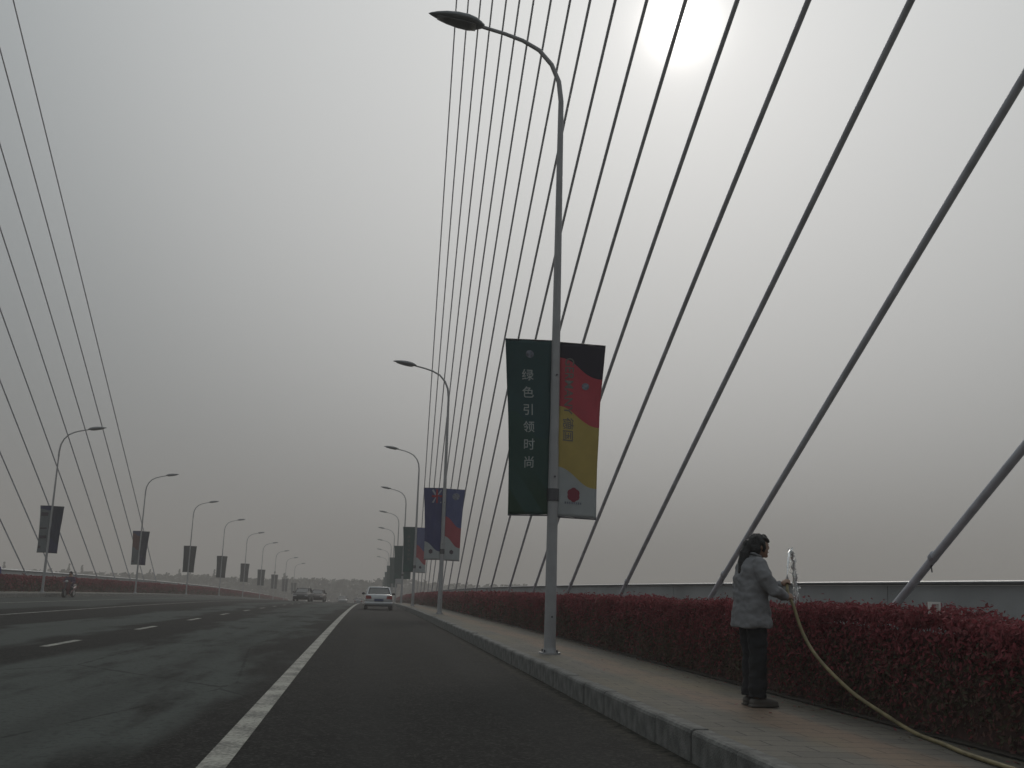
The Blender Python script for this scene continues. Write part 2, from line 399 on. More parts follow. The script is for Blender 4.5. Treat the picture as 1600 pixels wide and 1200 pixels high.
# ------------------------------------------------------------------ hedges
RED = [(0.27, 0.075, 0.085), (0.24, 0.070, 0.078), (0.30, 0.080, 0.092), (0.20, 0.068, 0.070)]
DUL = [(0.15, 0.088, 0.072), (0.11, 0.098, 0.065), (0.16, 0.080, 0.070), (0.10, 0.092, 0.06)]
def hedge(name, xf, xb, zones, label, h=1.05):
    ya, yb = zones[0][0], zones[-1][1]
    root = empty(name, W((xf + xb) / 2, ya, 0.26), label, 'hedge')
    core = MB(); sgn = 1 if xb > xf else -1
    rings = []
    for y in frange(ya, yb, 0.5 if yb - ya < 150 else 2.0):
        hh = h - 0.16 + 0.05 * noise.noise((y * .9, xf, 0)); dx = 0.13 + 0.05 * noise.noise((y * 1.3, 3, xf))
        rings.append([W(xf + sgn * dx, y, 0.25), W(xf + sgn * dx, y, 0.25 + hh * .6), W(xf + sgn * (dx + .06), y, 0.25 + hh), W(xb - sgn * (dx + .03), y, 0.25 + hh), W(xb - sgn * dx, y, 0.25)])
    core.loft(rings, True, False)
    o = core.build('branches', M_TWIG, root); o.location = -root.location
    vs_, fs, cols = [], [], []
    for y0, y1, per_m, size in zones:
        for _ in range(int((y1 - y0) * per_m)):
            y = random.uniform(y0, y1)
            top = h + 0.07 * noise.noise((y * .8, xf, 1)) + 0.06 * noise.noise((y * 3.1, xf, 5))
            t = random.random()
            if t < 0.60:
                zz = random.random() ** 0.8 * top; bul = 0.07 * noise.noise((y * 1.7, zz * 2.4, xf)) + 0.04 * noise.noise((y * 5, zz * 6, xf))
                x = xf + sgn * (random.uniform(-0.02, 0.14) - bul + 0.10 * max(0, zz / top - .75) + 0.05 * (1 - zz / top)); nn = Vector((-sgn, 0, 0.35))
            else:
                x = xf + (xb - xf) * random.uniform(0.05, 1); zz = top + random.uniform(-0.13, 0.03) + 0.05 * noise.noise((x * 6, y * 5, 2)); nn = Vector((0, 0, 1))
                if random.random() < 0.04: zz += random.uniform(0.02, 0.09)
            s = size * random.uniform(0.6, 1.35)
            nn = (nn + Vector((random.gauss(0, .6), random.gauss(0, .6), random.gauss(0, .5)))).normalized()
            t1 = nn.cross(Vector((random.gauss(0, 1), random.gauss(0, 1), random.gauss(0, 1)))).normalized(); t2 = nn.cross(t1)
            p = W(x, y, 0.25 + zz); i = len(vs_)
            vs_ += [p - t1 * s, p + t2 * s * .42 + nn * s * .12, p + t1 * s, p - t2 * s * .42 + nn * s * .12]
            fs.append((i, i + 1, i + 2, i + 3))
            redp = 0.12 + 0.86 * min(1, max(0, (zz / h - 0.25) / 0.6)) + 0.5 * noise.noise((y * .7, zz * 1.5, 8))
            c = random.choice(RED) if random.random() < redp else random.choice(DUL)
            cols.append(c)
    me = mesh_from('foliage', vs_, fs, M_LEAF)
    at = me.color_attributes.new('leaf', 'FLOAT_COLOR', 'CORNER'); buf = []
    for c in cols: buf += [c[0], c[1], c[2], 1.0] * 4
    at.data.foreach_set('color', buf)
    o = add('foliage', me, root); o.location = -root.location; o['kind'] = 'stuff'
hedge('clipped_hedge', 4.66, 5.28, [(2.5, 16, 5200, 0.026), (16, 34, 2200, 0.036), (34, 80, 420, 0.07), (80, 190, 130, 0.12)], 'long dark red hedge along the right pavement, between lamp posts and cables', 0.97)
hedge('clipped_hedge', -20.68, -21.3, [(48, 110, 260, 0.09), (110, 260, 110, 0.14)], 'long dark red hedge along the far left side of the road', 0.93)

vs_, fs, cols = [], [], []
for _ in range(900):
    y = random.uniform(3, 40); x = 4.62 - abs(random.gauss(0, .16)) - (.9 * random.random() if random.random() < .12 else 0); s = random.uniform(.012, .028)
    a_ = random.uniform(0, 6.28); t1 = Vector((math.cos(a_), math.sin(a_), random.gauss(0, .2))).normalized(); t2 = Vector((-math.sin(a_), math.cos(a_), random.gauss(0, .2))).normalized()
    p = W(x, y, 0.254); i = len(vs_); vs_ += [p - t1 * s, p + t2 * s * .45, p + t1 * s, p - t2 * s * .45]; fs.append((i, i + 1, i + 2, i + 3)); cols.append(random.choice(RED + DUL + [(.2, .15, .08)]))
me = mesh_from('fallen_leaves', vs_, fs, M_LEAF); at = me.color_attributes.new('leaf', 'FLOAT_COLOR', 'CORNER')
at.data.foreach_set('color', [q for c in cols for q in [c[0], c[1], c[2], 1.0] * 4])
tag(add('fallen_leaves', me), 'fallen leaves scattered on the pavement along the foot of the right hedge', 'leaves', kind='stuff')

# ------------------------------------------------------------------ stay cables
SL = [.610, .554, .520, .509, .511, .517, .525, .540, .555, .570, .570, .570, .570, .570, .570, .570, .570, .570]     # right plane
SLL = [0] * 10 + [.543, .538, .543, .543, .552, .558, .570, .582]                                                       # left plane
LEAN = [0] * 10 + [-.0047, -.0103, -.0141, -.0185, -.0245, -.0292, -.0349, -.0405]                                      # inward lean towards the pylon head
XA = [5.6, 5.6, 5.6, 5.6, 5.62, 5.63, 5.64, 5.65, 5.65, 5.66, 5.67, 5.71, 5.73, 5.755, 5.79, 5.80, 5.81, 5.80]
def cable(i, x, sl, lean, label, group, ytop):
    y = 11.45 + 6.0 * i + 0.23 / sl
    dv = Vector((lean, -1, sl)).normalized()
    base = W(x, y, 0.27); base.x = x
    root = empty('stay_cable', base, label, 'cable', group)
    ln = (y - ytop) / abs(dv.y)
    a = MB(); a.tube([dv * (ln * k / 8) + Vector((0, 0, -0.0011 * ln * 4 * (k / 8) * (1 - k / 8))) for k in range(9)], 0.042, 12, cap=False); a.build('sheath', M_CABLE, root, True)
    b_ = MB(); b_.tube([dv * -0.2, dv * 1.3, dv * 1.55, dv * 1.8], [0.062, 0.062, 0.056, 0.048], 14); b_.build('anchor_sleeve', M_SLEEVE, root, True)
    for q in (1.68, 2.9):
        c_ = MB(); c_.tube([dv * (q - .03), dv * (q + .03)], 0.058 if q < 2.5 else .0505, 14); c_.build('collar', M_SLEEVE, root)
    if i < 3:                                                        # clip with a loose end under the nearest cables
        c_ = MB(); p_ = dv * 2.9 + Vector((0, .02, -.05)); c_.tube([p_, p_ + Vector((0, .03, -.05)), p_ + Vector((0, .02, -.10))], .008, 6); c_.build('clip', M_STEEL, root)
for i in range(18):
    cable(i, XA[i], SL[i], LEAN[i], 'grey stay cable in the right-hand plane, %s of its row from the camera' % ORD[i], 'right row of stay cables', -16)
for i in range(10, 18):
    cable(i, -22.0, SLL[i], 0.0, 'thin grey stay cable in the left-hand plane, %s from the right of its row' % (['first'] + ORD[1:])[17 - i], 'left row of stay cables', -16)

# ------------------------------------------------------------------ street lamps
def lamp_meshes(H, sgn, q0=1.0):
    """lamp standing at the origin, arm reaching towards sgn * x"""
    out = {}
    zt = H - 1.9
    p = MB(); p.tube([(0, 0, 0), (0, 0, 2.5), (0, 0, 6), (0, 0, zt)], [r_ * q0 for r_ in (0.105, 0.095, 0.075, 0.055)], 16, cap=False); out['pole'] = (p.mesh('pole', M_POLE, True))
    pts = []
    ctrl = [(0, 0), (0, .35), (-.05, .75), (-.2, 1.1), (-.45, 1.38), (-.78, 1.55), (-1.15, 1.66), (-1.62, 1.76)]
    a = MB(); a.tube([(-sgn * x if False else sgn * -x, 0, zt - .02 + z) for x, z in ctrl], [.055, .052, .048, .045, .042, .039, .036, .034], 12, cap=False); out['arm'] = a.mesh('arm', M_POLE, True)
    # leaf shaped luminaire
    h = MB(); rings = []; g_ = MB(); gr = []
    prof = [(-.02, .04, .04), (.05, .11, .075), (.15, .185, .11), (.30, .225, .13), (.50, .225, .125), (.72, .18, .10), (.90, .11, .065), (1.02, .045, .03), (1.07, .008, .008)]
    for s_, w, t_ in prof:
        xx = sgn * (1.62 + s_ - .06); zz = zt + 1.75 + s_ * 0.14
        rings.append([Vector((xx, math.cos(q) * w, zz + (t_ * math.sin(q) if math.sin(q) > 0 else t_ * .55 * math.sin(q)))) for q in [2 * math.pi * j / 16 for j in range(16)]])
    h.loft(rings); out['lamp_head'] = h.mesh('lamp_head', M_HEAD, True)
    for s_, w, t_ in prof[2:7]:
        xx = sgn * (1.62 + s_ - .06); zz = zt + 1.75 + s_ * 0.14 - t_ * .55
        gr.append([Vector((xx, math.cos(q) * w * .72, zz - .006 + (.02 * math.sin(q) if math.sin(q) < 0 else .03 * math.sin(q)))) for q in [2 * math.pi * j / 12 for j in range(12)]])
    g_.loft(gr); out['lens'] = g_.mesh('lens', M_GLASS, True)
    f = MB(); f.tube([(0, 0, -.01), (0, 0, .025)], .19, 16); f.tube([(0, 0, .02), (0, 0, .10)], [.125, .108], 16); out['base_flange'] = f.mesh('base_flange', M_POLE)
    bt = MB()
    for k in range(4):
        q = math.pi / 4 + k * math.pi / 2; bt.tube([(.155 * math.cos(q), .155 * math.sin(q), .02), (.155 * math.cos(q), .155 * math.sin(q), .07)], .016, 6)
    out['anchor_bolts'] = bt.mesh('anchor_bolt', M_STEEL)
    dr = MB(); dr.loft([[(x, -r_, z) for x, r_ in ((-.05, .075), (.05, .075), (.05, .103), (-.05, .103))] for z in (.55, .95)]); out['service_door'] = dr.mesh('service_door', M_POLE)
    cl = MB(); cl.tube([(0, 0, 2.62), (0, 0, 2.84)], .108, 16); out['clamp_band'] = cl.mesh('clamp_band', M_STEEL)
    for q_, z in enumerate((.62, 3.05, 4.9)):
        ho = MB(); ho.tube([(.01, -.06, z), (.01, -.112, z)], .018, 8); out['port%d' % q_] = ho.mesh('cable_port', M_STEEL)
    return out
def place_lamp(ms, loc, label, group, detail):
    root = empty('street_lamp', loc, label, 'street lamp', group)
    add('pole', ms['pole'], root); add('arm', ms['arm'], root)
    hd = add('lamp_head', ms['lamp_head'], root); add('lens', ms['lens'], hd); add('base_flange', ms['base_flange'], root)
    if detail:
        for k in ('service_door', 'clamp_band'): add(k, ms[k], root)
        for k in range(3): add('cable_port', ms['port%d' % k], root)
        add('anchor_bolt', ms['anchor_bolts'], root)
    return root

# ------------------------------------------------------------------ banners
def banner_material(name, stops, wave=0.05, slope=0.1, extra=None, uoff=0.0):
    """stops: (height from the bottom 0..1, colour) of wavy printed bands"""
    k = NB(name, 0.75, 0.25)
    stops = [(h, tuple(0.028 + 2.5 * c for c in col_)) for h, col_ in stops]
    uv = k.n('ShaderNodeUVMap').outputs[0]; sx = k.n('ShaderNodeSeparateXYZ', {0: uv}); U, V = sx.outputs[0], sx.outputs[1]
    w = k.math('MULTIPLY', k.math('SINE', k.math('ADD', k.math('MULTIPLY', U, 5.5), 0.6 + uoff)), wave)
    v = k.math('ADD', V, k.math('SUBTRACT', k.math('MULTIPLY', U, slope), w))
    col = stops[0][1]
    for h, c in stops[1:]:
        col = k.mix(k.math('GREATER_THAN', v, h), (*col, 1) if isinstance(col, tuple) else col, (*c, 1))
    if isinstance(col, tuple): col = k.mix(0.0, (*col, 1), (*col, 1))
    if extra == 'leaf':
        q = k.math('SINE', k.math('ADD', k.math('MULTIPLY', U, 7.0), k.math('MULTIPLY', V, 20.0)))
        low = k.math('SUBTRACT', 1.0, k.step(V, 0.05, 0.32))
        col = k.mix(k.math('MULTIPLY', k.math('MULTIPLY', k.step(q, -0.2, 0.3), low), 0.55), col, (0.04, 0.075, 0.03, 1))
    nz = k.noise(k.n('ShaderNodeTexCoord').outputs['Object'], 5.0, 4)
    col = k.mix(k.math('MULTIPLY', nz, 0.25), col, (0.06, 0.06, 0.06, 1))
    k.t.links.new(col, k.b.inputs['Base Color'])
    tr = k.n('ShaderNodeBsdfTranslucent', {'Color': col}); ms = k.n('ShaderNodeMixShader', {'Fac': 0.30})
    k.t.links.new(k.b.outputs[0], ms.inputs[1]); k.t.links.new(tr.outputs[0], ms.inputs[2])
    k.t.links.new(ms.outputs[0], k.t.nodes['Material Output'].inputs['Surface'])
    return k.m
WHT = (0.185, 0.195, 0.20)
BM = {
 'green': banner_material('banner_green', [(0, (0.013, 0.036, 0.031)), (0.55, (0.012, 0.034, 0.036))], 0.05, 0.1, 'leaf'),
 'flag3': banner_material('banner_black_red_gold', [(0, WHT), (0.27, (0.21, 0.165, 0.05)), (0.62, (0.21, 0.03, 0.042)), (0.905, (0.012, 0.010, 0.018))], 0.018, 0.10),
 'navy': banner_material('banner_navy_white', [(0, WHT), (0.24, (0.02, 0.024, 0.075))], 0.02, 0.13),
 'blue_red': banner_material('banner_blue_red_white', [(0, WHT), (0.32, (0.17, 0.03, 0.04)), (0.60, (0.035, 0.045, 0.11))], 0.025, 0.14),
 'dark': banner_material('banner_dark_green', [(0, (0.014, 0.045, 0.04)), (0.16, (0.012, 0.036, 0.036))], 0.03, 0.1),
 'grey': banner_material('banner_grey', [(0, (0.075, 0.085, 0.09)), (0.93, (0.02, 0.022, 0.06))], 0.01, 0.02),
 'bluegrey': banner_material('banner_blue', [(0, (0.012, 0.014, 0.04)), (0.3, (0.008, 0.012, 0.026))], 0.03, 0.1),
 'redgrey': banner_material('banner_red_grey', [(0, (0.06, 0.07, 0.075)), (0.5, (0.065, 0.03, 0.027)), (0.92, (0.02, 0.022, 0.055))], 0.03, 0.05),
 'slate': banner_material('banner_slate', [(0, (0.010, 0.017, 0.019)), (0.4, (0.008, 0.013, 0.017))], 0.03, 0.1),
}
M_INK = mat('print_pale', (0.36, 0.39, 0.38), 0.7)
M_INKD = mat('print_grey', (0.15, 0.14, 0.13), 0.7)
M_LOGO = mat('print_crimson', (0.20, 0.03, 0.05), 0.7)
M_LOGOD = mat('print_dark', (0.07, 0.055, 0.075), 0.7)
M_EMB = mat('print_emblem', (0.17, 0.18, 0.22), 0.7, var=.5, vscale_=14)
M_RED = mat('print_red', (0.30, 0.02, 0.03), 0.7)
M_WHITE = mat('print_white', (0.30, 0.31, 0.36), 0.7)
ZB0, ZB1 = 2.36, 5.52
def b_pt(side, u_, v_, seed, off=0.0):
    """point on a banner: u_ 0..1 left to right as seen from the camera, v_ 0..1 bottom to top, local to the lamp base"""
    x_in = 0.07 if side > 0 else -0.08
    wdt = 0.72 + 0.14 * v_ ** 1.3
    if side > 0: x = x_in + wdt * u_
    else: x = x_in - wdt * (1 - u_)
    edge = u_ if side > 0 else 1 - u_
    bow = math.sin(math.pi * v_)
    x -= side * 0.025 * bow * edge
    y = 0.055 * bow * edge * math.sin(seed * 2.1 + 0.8) + 0.022 * math.sin(9 * v_ + seed) * bow + 0.012 * math.sin(17 * v_ + 6 * u_ + seed * 3) * bow + 0.010 * math.sin(11 * u_ - 7 * v_ + seed)
    z = ZB0 + (ZB1 - ZB0) * v_ + side * -0.02 * u_
    return Vector((x, y - off, z))
def banner(loc, side, key, label, seed, prints=(), rods=True, group=None):
    root = empty('pole_banner', loc, label, 'banner', group)
    nu, nv = 12, 48; vs_, fs, uvs = [], [], []
    for j in range(nv + 1):
        for i in range(nu + 1): vs_.append(b_pt(side, i / nu, j / nv, seed))
    for j in range(nv):
        for i in range(nu): a = j * (nu + 1) + i; fs.append((a, a + 1, a + nu + 2, a + nu + 1))
    me = mesh_from('cloth', vs_, fs, BM[key], True); uvl = me.uv_layers.new(name='UVMap')
    for lp in me.loops: uvl.data[lp.index].uv = ((lp.vertex_index % (nu + 1)) / nu, (lp.vertex_index // (nu + 1)) / nv)
    cloth = add('cloth', me, root)
    md = cloth.modifiers.new('thick', 'SOLIDIFY'); md.thickness = 0.006; md.offset = 1.0
    for v_, nm in ((1.0, 'top_rod'), (0.0, 'bottom_rod')):
        r_ = MB(); a, c = b_pt(side, 0, v_, seed), b_pt(side, 1, v_, seed); dz = Vector((0, 0.0, 0.012 if v_ else -0.012))
        e = Vector((0.0, 0.0, a.z)) if side > 0 else Vector((0.0, 0.0, c.z))
        r_.tube([e + dz, c + dz] if side > 0 else [a + dz, e + dz], 0.013, 8); r_.build(nm, M_STEEL, root)
    for pr_ in prints: pr_(root, cloth, side, seed)
    return root
def flat_print(name, polys, m, cloth, side, seed, off=0.012):
    """polys of (u, v) on a banner as a thin printed piece"""
    vs_, fs = [], []
    for pl in polys:
        i = len(vs_); vs_ += [b_pt(side, a, c, seed, off) for a, c in pl]; fs.append(tuple(range(i, i + len(pl))))
    return add(name, mesh_from(name, vs_, fs, m), cloth)
ASP = (ZB1 - ZB0) / 0.79          # metres of height per metre of width in uv
def disc(cu, cv, r, n=6, ph=0.0): return [(cu + r * math.cos(ph + 2 * math.pi * k / n), cv + r / ASP * math.sin(ph + 2 * math.pi * k / n)) for k in range(n)]
def text_print(body, cu, cv, size, m, name, rot90=False):
    def f(root, cloth, side, seed):
        cu_ = bpy.data.curves.new('t', 'FONT'); cu_.body = body; cu_.align_x = 'CENTER'; cu_.align_y = 'CENTER'; cu_.size = 1.0; cu_.resolution_u = 3; cu_.offset = 0.008
        o = bpy.data.objects.new('t', cu_); link(o); dg = bpy.context.evaluated_depsgraph_get(); me = bpy.data.meshes.new_from_object(o.evaluated_get(dg))
        bpy.data.objects.remove(o); bpy.data.curves.remove(cu_)
        for v in me.vertices:
            x, y = v.co.x * size, v.co.y * size
            if rot90: x, y = y, -x
            v.co = b_pt(side, cu + x / 0.79, cv + y / (ZB1 - ZB0), seed, 0.012)
        me.materials.clear(); me.materials.append(m); me.name = name
        add(name, me, cloth)
    return f
def logo(cu, cv, r, m, cap=True):
    def f(root, cloth, side, seed):
        flat_print('round_emblem', [disc(cu + r * .52 * math.cos(R(30 + 60 * k)), cv + r * .52 / ASP * math.sin(R(30 + 60 * k)), r * .56, 10) for k in range(6)] , m, cloth, side, seed)
        flat_print('emblem_centre', [disc(cu, cv, r * .62, 12)], m, cloth, side, seed, 0.014)
        if cap: flat_print('emblem_caption', [[(cu - .22 + .055 * k, cv - .052), (cu - .18 + .055 * k, cv - .052), (cu - .18 + .055 * k, cv - .040), (cu - .22 + .055 * k, cv - .040)] for k in range(8)], M_EMB, cloth, side, seed)
    return f
def dot_print(cu, cv, r, m, nm='emblem'):
    def f(root, cloth, side, seed): flat_print(nm, [disc(cu, cv, r, 18)], m, cloth, side, seed)
    return f
def cross_canton(root, cloth, side, seed):
    flat_print('flag_saltire', [[(.42, .80), (.50, .79), (.96, .97), (.90, .985)], [(.42, .97), (.50, .985), (.96, .80), (.90, .79)]], M_WHITE, cloth, side, seed, 0.012)
    flat_print('flag_cross', [[(.65, .79), (.74, .79), (.74, .985), (.65, .985)], [(.42, .872), (.97, .872), (.97, .902), (.42, .902)]], M_RED, cloth, side, seed, 0.016)
def dark_rows(rows):
    def f(root, cloth, side, seed):
        for v0, v1, ua, ub in rows: flat_print('printed_block', [[(ua, v0), (ub, v0), (ub, v1), (ua, v1)]], M_LOGOD, cloth, side, seed, 0.035)
    return f
slogan = [text_print(ch, 0.47 + 0.006 * k, 0.792 - 0.1005 * k, 0.22, M_INK, 'character') for k, ch in enumerate('绿色引领时尚')]

R_SP, R_Y0, L_SP, L_Y0 = 27.5, 17.4, 24.6, 64.0
lm0, lm1, lm2 = lamp_meshes(11.9, -1), lamp_meshes(11.3, -1), lamp_meshes(10.1, 1, 0.75)
for i in range(9):
    y = R_Y0 + R_SP * i; x = 3.2 + (0.0, .05, .06, .1, .15, .2, .2, .2, .2)[i]; base = W(x, y, 0.25)
    o = ORD[i]
    place_lamp(lm0 if i == 0 else lm1, base, ('tall white street lamp standing nearest, on the right pavement' if i == 0 else '%s street lamp from the camera along the right pavement' % o), 'street lamps along the right pavement', i < 4)
    if i == 0:
        banner(base, -1, 'green', 'dark green banner with six pale characters, left side of the nearest lamp', 0.3, slogan + [dot_print(.52, .92, .09, M_EMB)])
        banner(base, 1, 'flag3', 'black, red and gold wavy banner on the nearest lamp, beside the green one', 1.1,
               [text_print('GERMANY 德国', .22, .67, 0.225, M_INKD, 'country_name', True), logo(.42, .125, .155, M_LOGO), dot_print(.62, .755, .085, M_EMB)])
    elif i == 1:
        banner(base, -1, 'navy', 'navy banner with a red and white crossed flag, left side of the second right lamp', 2.0, [cross_canton, logo(.40, .11, .12, M_LOGOD, False)])
        banner(base, 1, 'blue_red', 'blue, red and white wavy banner on the right side of the second right lamp', 2.6, [dot_print(.55, .90, .2, M_EMB), logo(.48, .115, .12, M_LOGOD, False)])
    elif i == 2:
        banner(base, -1, 'dark', 'dark green banner on the left side of the third right lamp', 3.3, [text_print(c_, .5, .78 - .1 * k, .2, M_INKD, 'character') for k, c_ in enumerate('绿色引领时尚')])
        banner(base, 1, 'blue_red', 'blue, red and white banner half hidden behind the second lamp, on the third', 3.9, [logo(.48, .115, .12, M_LOGOD, False)])
    else:
        banner(base, -1, 'dark', 'dark green banner on the left side of the %s right lamp' % o, 4.0 + i)
        banner(base, 1, 'dark' if i % 2 else 'blue_red', 'small hazy banner on the right side of the %s right lamp' % o, 4.5 + i)
LX = (0, -.05, -.2, -.3, -.3, -.4, -.4, -.4, -.4)
for i in range(9):
    y = L_Y0 + L_SP * i; base = W(-19.2 + LX[i], y, 0.25); o = ORD[i]
    place_lamp(lm2, base, '%s street lamp along the left side, counted from the camera' % o, 'street lamps along the left pavement', False)
    ka, kb = [('grey', 'bluegrey'), ('redgrey', 'bluegrey')][i] if i < 2 else ('slate', 'slate')
    lb = [banner(base, -1, ka, {0: 'grey banner with dark printed blocks on the nearest left lamp', 1: 'grey banner with a reddish patch on the second left lamp'}.get(i, 'dark slate banner on the outer side of the %s left lamp' % o), 6.0 + i,
           [dark_rows([(.78, .86, .12, .8), (.50, .53, .1, .8), (.30, .36, .1, .85), (.09, .14, .08, .35)])] if i == 0 else ([dark_rows([(.07, .12, .1, .4)])] if i == 1 else []))]
    lb.append(banner(base, 1, kb, {0: 'dark blue banner on the road side of the nearest left lamp', 1: 'dark blue banner on the road side of the second left lamp'}.get(i, 'dark slate banner on the road side of the %s left lamp' % o), 7.0 + i))
    for q in lb: q.scale = (0.74, 1.0, 0.88); q.location.z += 0.28      # the left row carries smaller banners

# ------------------------------------------------------------------ cars
M_TYRE = mat('tyre', (0.02, 0.02, 0.02), 0.85)
M_RIM = mat('rim', (0.4, 0.4, 0.4), 0.35, metal=0.8)
M_CGLASS = mat('car_glass', (0.03, 0.035, 0.035), 0.05, spec=0.8)
M_TAIL = mat('tail_light', (0.25, 0.015, 0.015), 0.2)
M_HEADL = mat('headlight', (0.5, 0.5, 0.5), 0.1)
M_PLATE = mat('number_plate', (0.03, 0.05, 0.14), 0.5)
M_TRIM = mat('black_trim', (0.02, 0.02, 0.02), 0.5)
def car_meshes():
    out = {}
    def sect(y, zb, zt, hw):
        h = [(0, zb), (hw * .88, zb), (hw * .985, zb + .10), (hw, zb + (zt - zb) * .45), (hw * .975, zb + (zt - zb) * .80), (hw * .91, zt - .025), (hw * .78, zt), (0, zt + .012)]
        return [Vector((x, y, z)) for x, z in h] + [Vector((-x, y, z)) for x, z in h[-2:0:-1]]
    b_ = MB(); b_.loft([sect(*q) for q in ((-2.31, .38, .74, .74), (-2.27, .28, .88, .80), (-2.15, .24, .965, .85), (-1.6, .22, .985, .88), (-.8, .20, .96, .89), (.3, .20, .94, .89), (1.2, .20, .93, .88), (1.75, .22, .86, .86), (2.12, .26, .74, .80), (2.27, .34, .62, .70))])
    out['body'] = b_
    def gs(y, zt, wt):
        return [Vector((-.79, y, .90)), Vector((-wt - .02, y, zt - .06)), Vector((-wt * .9, y, zt)), Vector((0, y, zt + .02)), Vector((wt * .9, y, zt)), Vector((wt + .02, y, zt - .06)), Vector((.79, y, .90))]
    g_ = MB(); g_.loft([gs(*q) for q in ((-1.72, .97, .74), (-1.02, 1.38, .60), (-.2, 1.425, .61), (.45, 1.39, .60), (1.35, .95, .72))]); out['windows'] = g_
    r_ = MB()
    r_.loft([[Vector((-w, y, z)), Vector((-w * .9, y, z + .045)), Vector((0, y, z + .065)), Vector((w * .9, y, z + .045)), Vector((w, y, z))] for y, z, w in ((-1.08, 1.355, .615), (-.8, 1.385, .63), (-.2, 1.39, .635), (.3, 1.375, .63), (.5, 1.35, .62))]); out['roof'] = r_
    p_ = MB()
    for s in (-1, 1):
        p_.tube([(s * .75, -1.76, .95), (s * .63, -1.02, 1.39)], .05, 6); p_.tube([(s * .76, 1.36, .93), (s * .62, .45, 1.40)], .035, 6); p_.tube([(s * .80, -.25, .92), (s * .645, -.22, 1.40)], .035, 6)
    out['pillars'] = p_
    m_ = MB()
    m_.loft([[Vector((x, y, z)) for x, z in ((-w, .30), (w, .30), (w + .02, .42), (w, .52), (-w, .52), (-w - .02, .42))] for y, w in ((-2.37, .74), (-2.28, .84), (-1.9, .885))]); out['rear_bumper'] = m_
    m_ = MB(); m_.box((-.28, -2.385, .56), (.28, -2.34, .70)); out['plate'] = m_
    for s, nm in ((-1, 'a'), (1, 'b')):
        m_ = MB(); m_.loft([[Vector((s * x, y, z)) for x, z in ((.46, .70), (.80, .68), (.835, .80), (.80, .90), (.50, .88))] for y in (-2.325, -2.12)]); out['tail' + nm] = m_
        m_ = MB(); m_.loft([[Vector((s * x, y, z)) for x, z in ((.42, .58), (.74, .58), (.78, .70), (.45, .70))] for y in (2.02, 2.27)]); out['head' + nm] = m_
        m_ = MB(); m_.ell((s * .98, .75, .99), (.11, .06, .075)); m_.tube([(s * .8, .78, .95), (s * .95, .76, .98)], .025, 6); out['mirror' + nm] = m_
    w_ = MB(); w_.tube([(-.10, 0, 0), (-.085, 0, 0), (.085, 0, 0), (.10, 0, 0)], [.27, .31, .31, .27], 22); out['tyre'] = w_
    w_ = MB(); w_.tube([(-.106, 0, 0), (.106, 0, 0)], .19, 16); out['rim'] = w_
    return out
CARM = car_meshes()
def car(loc, rz, paint, label, detail=True):
    root = empty('car', loc, label, 'car', None, rz)
    CARM['body'].build('body', paint, root, True)
    CARM['windows'].build('windows', M_CGLASS, root); CARM['roof'].build('roof', paint, root, True); CARM['pillars'].build('pillars', paint, root)
    CARM['rear_bumper'].build('rear_bumper', paint, root, True); CARM['plate'].build('number_plate', M_PLATE, root)
    for s in 'ab':
        CARM['tail' + s].build('tail_light', M_TAIL, root); CARM['head' + s].build('headlight', M_HEADL, root); CARM['mirror' + s].build('wing_mirror', M_TRIM, root, True)
    for x in (-.79, .79):
        for y in (-1.35, 1.38):
            t = CARM['tyre'].build('tyre', M_TYRE, None, True); t.parent = root; t.location = (x, y, .31); CARM['rim'].build('rim', M_RIM, t)
    return root
P_SILVER = mat('paint_silver', (0.42, 0.43, 0.44), 0.25, metal=0.4, **{'Coat Weight': 0.6})
P_BLACK = mat('paint_black', (0.014, 0.015, 0.02), 0.5, spec=.3)
P_MAROON = mat('paint_brown', (0.04, 0.03, 0.03), 0.5, spec=.3)
P_GREY = mat('paint_grey', (0.12, 0.13, 0.14), 0.3)
car(W(0.78, 66.5, 0), 0.0, P_SILVER, 'silver-white saloon car seen from behind in the near lane')
car(W(-6.9, 112, 0), R(176), P_BLACK, 'black car in the middle of the road, left of the silver saloon')
car(W(-5.95, 124, 0), R(178), P_MAROON, 'dark brown car just right of and behind the black car')
car(W(-5.1, 196, 0), R(180), P_GREY, 'tiny hazy car at the crest, left of the white line')
car(W(-2.3, 208, 0), 0.0, P_GREY, 'tiny hazy car at the crest, nearest to the silver saloon')

